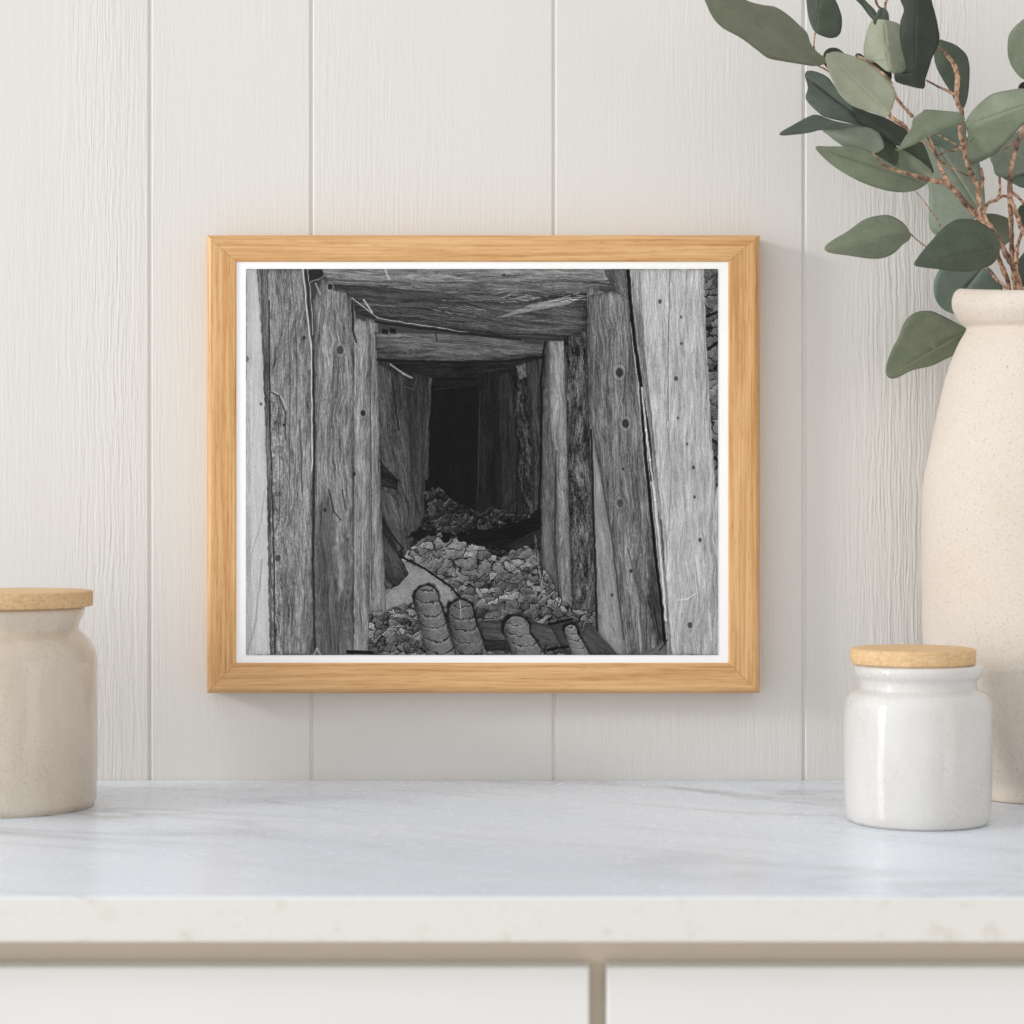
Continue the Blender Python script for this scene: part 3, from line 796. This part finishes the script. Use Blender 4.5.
L([(806,-8),(808,15),(811,25),(815,32),(825,37),(833,38),(840,34),(842,20),(839,8),(833,-4),(824,-14),(812,-14)], (815,33), (822,-14), 1.888, 'deep', tilt=.02, fold=.4, seed=2)
L([(823,56),(826,50),(832,47.5),(839,49),(846,56),(842,63),(832,70),(825,66)], (842,64), (824,58), 1.868, 'dark', seed=3)
L([(825.4,57),(829,53),(836.8,51.5),(850,55),(863,60),(876,69),(885.7,78),(892,86),(895.5,94.6),(892,106),(887,116.8),(872.6,112.5),(853,106),(840,94.6),(830,75)], (889,114), (827,54), 1.822, 'pale', tilt=-.02, fold=.4, cup=-.4, seed=4)
L([(855,55),(860,53.5),(866,58),(876,62),(884,65),(891,71),(891,80),(884,80),(872,74),(862,66)], (890,79), (856,55), 1.862, 'dark', seed=5)
L([(804.8,74),(811,70.5),(827,76.6),(836.8,89),(850,104),(862,112),(868,120),(866,127),(846.6,122.5),(827,117.6),(818.8,113),(805.8,99),(808,88)], (868,124), (805,76), 1.872, 'teal', tilt=.015, fold=-.4, cup=.4, seed=6)
L([(852,106),(868,112),(885.7,118),(898,125),(909,131),(908,139),(904,147),(895,145),(882,137),(868,128),(858,120)], (905,146), (853,108), 1.856, 'dark', tilt=.01, fold=.4, seed=7)
L([(779.7,133),(797.6,122.3),(810,116),(818,115),(833.5,120.7),(850,124),(866,127),(843,127.5),(823.7,129.2),(808,133),(794,134.6),(783,135.6)], (864,126), (780,134), 1.845, 'teal', tilt=-.01, fold=.3, seed=8)
L([(822,129),(843,125.6),(863,126.5),(877.5,132),(884,143.5),(883,149),(876,153),(866,152.5),(856,150),(845,147),(836.8,142),(828,135)], (876,152), (824,130), 1.852, 'mist', tilt=-.01, fold=.3, seed=9)
L([(815.3,147),(828.4,146.4),(854.7,147),(872,152.5),(885,160),(898,168),(918,175),(928,181),(924,186),(913.8,190.8),(900.6,192.3),(883,189.7),(861,182),(839,170),(824,158)], (925,183), (816,147), 1.862, 'mid', tilt=-.02, fold=-.3, cup=.3, seed=10)
L([(880,136),(888,140),(897,147),(898,158),(895,166),(887.5,166),(880,160),(873,153),(878,146)], (894,164), (882,138), 1.868, 'deep', seed=11)
L([(896,147),(905,151),(915,157),(924,163.4),(931,170),(932,177),(922,177),(912,175),(900,171),(893,166),(894,156)], (931,176), (897,149), 1.858, 'mid', tilt=.01, fold=.3, seed=12)
L([(900,151),(908,145),(919,139),(925,147),(930,160),(934,173),(928,170),(920,162),(910,155)], (934,172), (903,148), 1.872, 'deep', seed=13)
L([(918,120),(935,118),(953,122),(966,136),(976,152),(984,187),(984,214),(975,219),(962,222),(952,228),(941,233),(935,234.5),(930,228),(928.5,218),(929,200),(928,185),(922,165),(916,140)], (982,214), (922,122), 1.925, 'mist', tilt=.015, fold=.5, cup=.3, seed=14)
L([(824.7,247),(832.8,240),(848,231),(863.4,220),(876.6,216),(889.7,215.5),(902.8,222.5),(908,229),(911,236),(908,241),(902.8,244.4),(894,253),(883,258),(870,258.6),(850,255.8),(828.4,252.5)], (911,234), (825,249), 1.86, 'mid', tilt=-.02, fold=.4, cup=.3, seed=15)
L([(913.8,264),(922.5,251),(931,241),(940,231),(948,224),(957.5,219.5),(966,219),(975,220),(985,225),(992.5,231),(998,240),(1000,249),(997,258),(992.5,264),(984,268),(975,270.6),(962,271.7),(940,269.5),(920,267)], (998,248), (914,264.5), 1.826, 'deep', tilt=-.03, fold=.3, cup=.5, seed=16)
L([(938,272),(945,266),(965,264),(986,266),(996,276),(1003,290),(996,305),(982,312),(968,318),(957,315),(946,311),(938,304),(934,294),(934,282)], (984,266), (948,312), 1.945, 'deep_mist', tilt=.005, fold=-.15, seed=17)
L([(885.7,372.4),(887,362.7),(892,349),(898.7,336.6),(903,325),(908.5,317),(918,311.5),(931,311),(941,315),(951,320),(960,325),(968,330),(964,338),(959,346),(954,354.5),(942,361),(931,366),(912,370.5),(897,378),(889,378)], (968,330), (888,376), 1.95, 'mid', tilt=-.03, fold=.3, cup=-.3, seed=18)
L([(926,136),(933,128),(944,122),(958,118),(966,126),(964,142),(954,152),(942,148),(932,144)], (958,144), (928,134), 1.90, 'deep_mist', seed=19)
L([(975,222),(985,214),(1000,215),(1012,222),(1012,236),(1004,246),(994,244),(984,236)], (1010,236), (976,222), 1.94, 'olive', seed=20)  # olive blade added in place of the shadow that a leaf casts here

# --- upright branch behind it
b2 = thing('eucalyptus_branch', 'upright middle eucalyptus branch with coppery knobbly twig and broad dark leaves at its top', 'branch', (vx-.02, vy+.015, TOP+.03))
stems(b2, [
    [(VB+Vector((-.02, .015, 0)), 2.4), (1018,420,1.90,2.4), (1011,300,1.895,2.5), (1000,262,1.888,2.4), (990,238,1.884,2.4), (981,214,1.88,2.3), (978,188,1.877,2.6), (969.5,170,1.874,2.6), (964,148,1.87,2.6), (960,131,1.868,2.3), (962,113,1.866,2.0), (957,102,1.866,2.2), (957,90,1.866,2.6), (957.6,78,1.866,2.5), (954,65,1.868,2.2), (946,54,1.872,1.6), (938.7,47,1.876,1.2), (925,22,1.885,1.2), (908,-12,1.89,1.1)],
    [(981,189,1.877,1.6), (983,178,1.88,1.4), (981,168,1.884,.9)],
    [(966,147,1.87,1.5), (972,138,1.868,1.1), (975,130,1.865,.7)],
    [(966,144,1.87,1.), (969,136,1.862,1.2), (967,127,1.856,1.), (964,122,1.85,.8)],
    [(957,96,1.866,1.), (945,89.5,1.87,1.3), (941,88,1.873,1.0), (933,84,1.877,.9), (926,80,1.88,.7)],
    [(908,-10,1.89,1.), (893,-10,1.88,1.2), (886,2,1.874,1.2), (885,9,1.87,1.2), (882,20,1.866,.9)],
    [(885,10,1.87,1.1), (878,6,1.868,1.), (875,-2,1.868,1.), (872,-12,1.87,1.)],
    ], 40)
L = lambda *a, **k: leaf(b2, *a, **k)
L([(847,-12),(853,-3),(862,6),(870,17),(876,22.5),(878,18),(875,10),(866,1),(858,-10),(852,-16)], (877,22), (849,-14), 1.862, 'deep', seed=21)
L([(873,22),(876,14),(880,8),(884,8),(888,12),(889,20),(884,25),(878,26)], (882,9), (879,26), 1.860, 'teal', seed=22)
L([(869,25),(864,45),(864,56),(866,63),(872,61),(880,66),(886,71),(893,73),(899,78),(906,80),(912,70),(911,52),(905,36),(900,25),(893,21.5),(882,19.5),(874,20)], (884,20), (889,72), 1.858, 'pale', tilt=-.01, fold=.5, seed=23)
L([(899,-8),(902,4),(904,10),(900.5,21.6),(899.7,33),(901,46),(904,58),(905.5,68),(900,73),(895,73),(895.5,81),(907,85.5),(923.7,88.6),(925,80),(929,68),(932,58),(937,48),(939.5,38),(937,21.6),(933,6),(928,-8),(914,-14)], (914,87), (916,-14), 1.846, 'dark', tilt=-.03, fold=.3, cup=.2, seed=24)
L([(938,40),(945,41),(953.6,44),(961,49),(967,56),(969.4,66.4),(969.4,78),(968.6,90),(967,100),(964,108),(960.3,110),(956,103),(950,91),(943,80),(936,66),(934,52)], (960,108), (940,41), 1.888, 'deep', tilt=.01, fold=.5, seed=25)
L([(922,112),(926,109.6),(944,111),(960,113),(965,119),(961,124),(947,128),(937,131),(927,136),(917,143),(908,147),(898,150),(904,139),(911,128),(913,119)], (963,121), (899,149), 1.836, 'mid', tilt=-.03, fold=.6, seed=26)
L([(965,124),(970,114),(977,106),(986,98),(995,93),(1010,90),(1026,89),(1042,98),(1038,112),(1024,124),(1010,139),(997,152.5),(981.6,161),(969.5,164),(967,156),(968.5,146),(975,136),(970,131)], (966,125), (1040,100), 1.836, 'mid', tilt=-.05, fold=.4, cup=.5, seed=27)

# --- branch on the right, partly beyond the frame
b3 = thing('eucalyptus_branch', 'rightmost eucalyptus branch, its dark stem crossing the edge of the view', 'branch', (vx, vy-.02, TOP+.03))
stems(b3, [
    [(VB+Vector((0, -.02, 0)), 2.8), (1030,420,1.89,2.8), (1017,300,1.888,2.9), (1014,276,1.886,2.8), (1012,253,1.885,2.6), (1011,222.5,1.882,2.5), (1010,194,1.88,2.5), (1011,172,1.878,2.5), (1016.6,146,1.876,2.4), (1023,128,1.874,2.2), (1032,104,1.872,2.0), (1040,70,1.875,1.8), (1052,30,1.88,1.5), (1060,-15,1.885,1.)],
    [(1010,197,1.88,1.6), (1017,215,1.872,2.0), (1022,230,1.866,1.8), (1030,240,1.862,1.2)],
    [(1011,192,1.88,1.6), (1018,197,1.876,1.3), (1026,206,1.872,1.1)],
    [(1009,197,1.879,1.3), (1003,196,1.874,1.2), (998,199,1.87,1.2)],
    [(1016,280,1.886,1.8), (1016,262,1.88,2.0), (1019,240,1.875,1.6), (1030,215,1.87,1.2)],
    [(1036,88,1.873,1.), (1030,84,1.87,.9), (1026,80,1.868,.8)],
    [(1018,140,1.876,.9), (1010,145,1.886,.8), (1003,150,1.892,.7)],
    ], 80)
L = lambda *a, **k: leaf(b3, *a, **k)
L([(994,150),(1003,142),(1014,134),(1030,126),(1040,145),(1036,165),(1022,174),(1012,177),(1001,177.5),(995,174),(993,165),(990,158)], (1003,149), (1034,160), 1.895, 'mist', tilt=.01, fold=.3, seed=31)
L([(1003,177.5),(1010,172),(1020,165),(1034,156),(1042,170),(1036,184),(1024,188),(1014,184)], (1004,177), (1040,172), 1.91, 'deep_mist', seed=32)
L([(1028,17),(1020,22),(1013.5,28),(1009,35),(1007.7,42),(1007.5,50),(1008.5,58),(1011,65),(1015,71.4),(1020,77),(1027,81),(1040,82),(1050,66),(1048,38),(1038,20)], (1028,81), (1036,18), 1.866, 'mid', tilt=-.01, fold=.3, seed=33)
L([(1018,88),(1021,83),(1027,81.5),(1040,84),(1042,92),(1030,93),(1022,91)], (1036,86), (1019,88), 1.88, 'dark', seed=34)
L([(1018,209),(1023,204),(1032,205),(1038,216),(1034,232),(1026,236),(1020,228),(1017,218)], (1030,206), (1026,236), 1.90, 'deep', seed=35)
L([(1016,264),(1022,255),(1030,247),(1044,250),(1050,270),(1042,290),(1030,291),(1021,284),(1017,275)], (1024,252), (1036,292), 1.90, 'teal', seed=36)
L([(1050,30),(1060,10),(1080,0),(1100,12),(1104,36),(1090,52),(1070,50),(1056,42)], (1050,34), (1104,24), 1.87, 'deep', seed=37)
L([(1030,190),(1044,176),(1066,172),(1084,184),(1086,204),(1070,216),(1050,212),(1036,204)], (1030,208), (1086,190), 1.875, 'mid', seed=38)
L([(1038,110),(1054,98),(1078,100),(1092,116),(1084,136),(1062,140),(1046,130)], (1034,104), (1092,122), 1.86, 'pale', seed=39)

# ------------------------------------------------------------------ light
w = bpy.data.worlds.new('room_light'); C.world = w; w.use_nodes = True
bg = w.node_tree.nodes['Background']
tcw = w.node_tree.nodes.new('ShaderNodeTexCoord'); sp = w.node_tree.nodes.new('ShaderNodeSeparateXYZ')
rp = w.node_tree.nodes.new('ShaderNodeValToRGB')
w.node_tree.links.new(tcw.outputs['Generated'], sp.inputs[0])
mr = w.node_tree.nodes.new('ShaderNodeMapRange'); mr.inputs[1].default_value = -1; mr.inputs[2].default_value = 1
w.node_tree.links.new(sp.outputs[2], mr.inputs[0]); w.node_tree.links.new(mr.outputs[0], rp.inputs[0])
rp.color_ramp.elements[0].position = .2; rp.color_ramp.elements[0].color = (1.0, .97, .935, 1)
rp.color_ramp.elements[1].position = .95; rp.color_ramp.elements[1].color = (.91, .95, 1.0, 1)
# the windows are on the left, the far side of the room is dimmer and warmer
mx = w.node_tree.nodes.new('ShaderNodeMapRange'); mx.inputs[1].default_value = -1; mx.inputs[2].default_value = 1
w.node_tree.links.new(sp.outputs[0], mx.inputs[0])
rx = w.node_tree.nodes.new('ShaderNodeValToRGB'); w.node_tree.links.new(mx.outputs[0], rx.inputs[0])
rx.color_ramp.elements[0].position = .1; rx.color_ramp.elements[0].color = (1., 1., 1., 1)
rx.color_ramp.elements[1].position = .95; rx.color_ramp.elements[1].color = (.50, .47, .44, 1)
mm = w.node_tree.nodes.new('ShaderNodeMix'); mm.data_type = 'RGBA'; mm.blend_type = 'MULTIPLY'; mm.inputs[0].default_value = 1
w.node_tree.links.new(rp.outputs[0], mm.inputs[6]); w.node_tree.links.new(rx.outputs[0], mm.inputs[7])
w.node_tree.links.new(mm.outputs[2], bg.inputs[0]); bg.inputs[1].default_value = 1.29
def area(name, loc, target, sx, sy, power, colr):
    l = bpy.data.lights.new(name, 'AREA'); l.shape = 'RECTANGLE'; l.size = sx; l.size_y = sy; l.energy = power; l.color = colr
    o = bpy.data.objects.new(name, l); col.objects.link(o); o.location = loc
    o.rotation_euler = (Vector(target)-Vector(loc)).to_track_quat('-Z', 'Y').to_euler()
    return o
area('high_window_daylight', (-5.8, -2.35, 3.05), (0, 0, 1.15), 1.0, .8, 140, (1.0, .985, .975))
area('tall_window_daylight', (-5.2, -2.35, 1.25), (0, 0, 1.1), 1.1, 2.5, 40, (.97, .98, 1.0))
area('jar_streak_light', (3.2, -3.7, 1.2), (0, 0, 1.1), 1.5, 1.9, 8, (1.0, .98, .96))  # added dim light that puts a faint streak on the left jar

# ------------------------------------------------------------------ camera
cam = bpy.data.cameras.new('camera'); co = bpy.data.objects.new('camera', cam); col.objects.link(co)
co.location = (0, -2, CAM_Z); co.rotation_euler = (math.radians(90), 0, 0)
cam.sensor_width = 36; cam.lens = 36*F/1024
cam.dof.use_dof = True; cam.dof.focus_distance = 1.955; cam.dof.aperture_fstop = 5.6
C.camera = co
C.view_settings.view_transform = 'Standard'; C.view_settings.look = 'None'
C.view_settings.exposure = 0.0; C.view_settings.gamma = 1.0; C.view_settings.use_curve_mapping = False
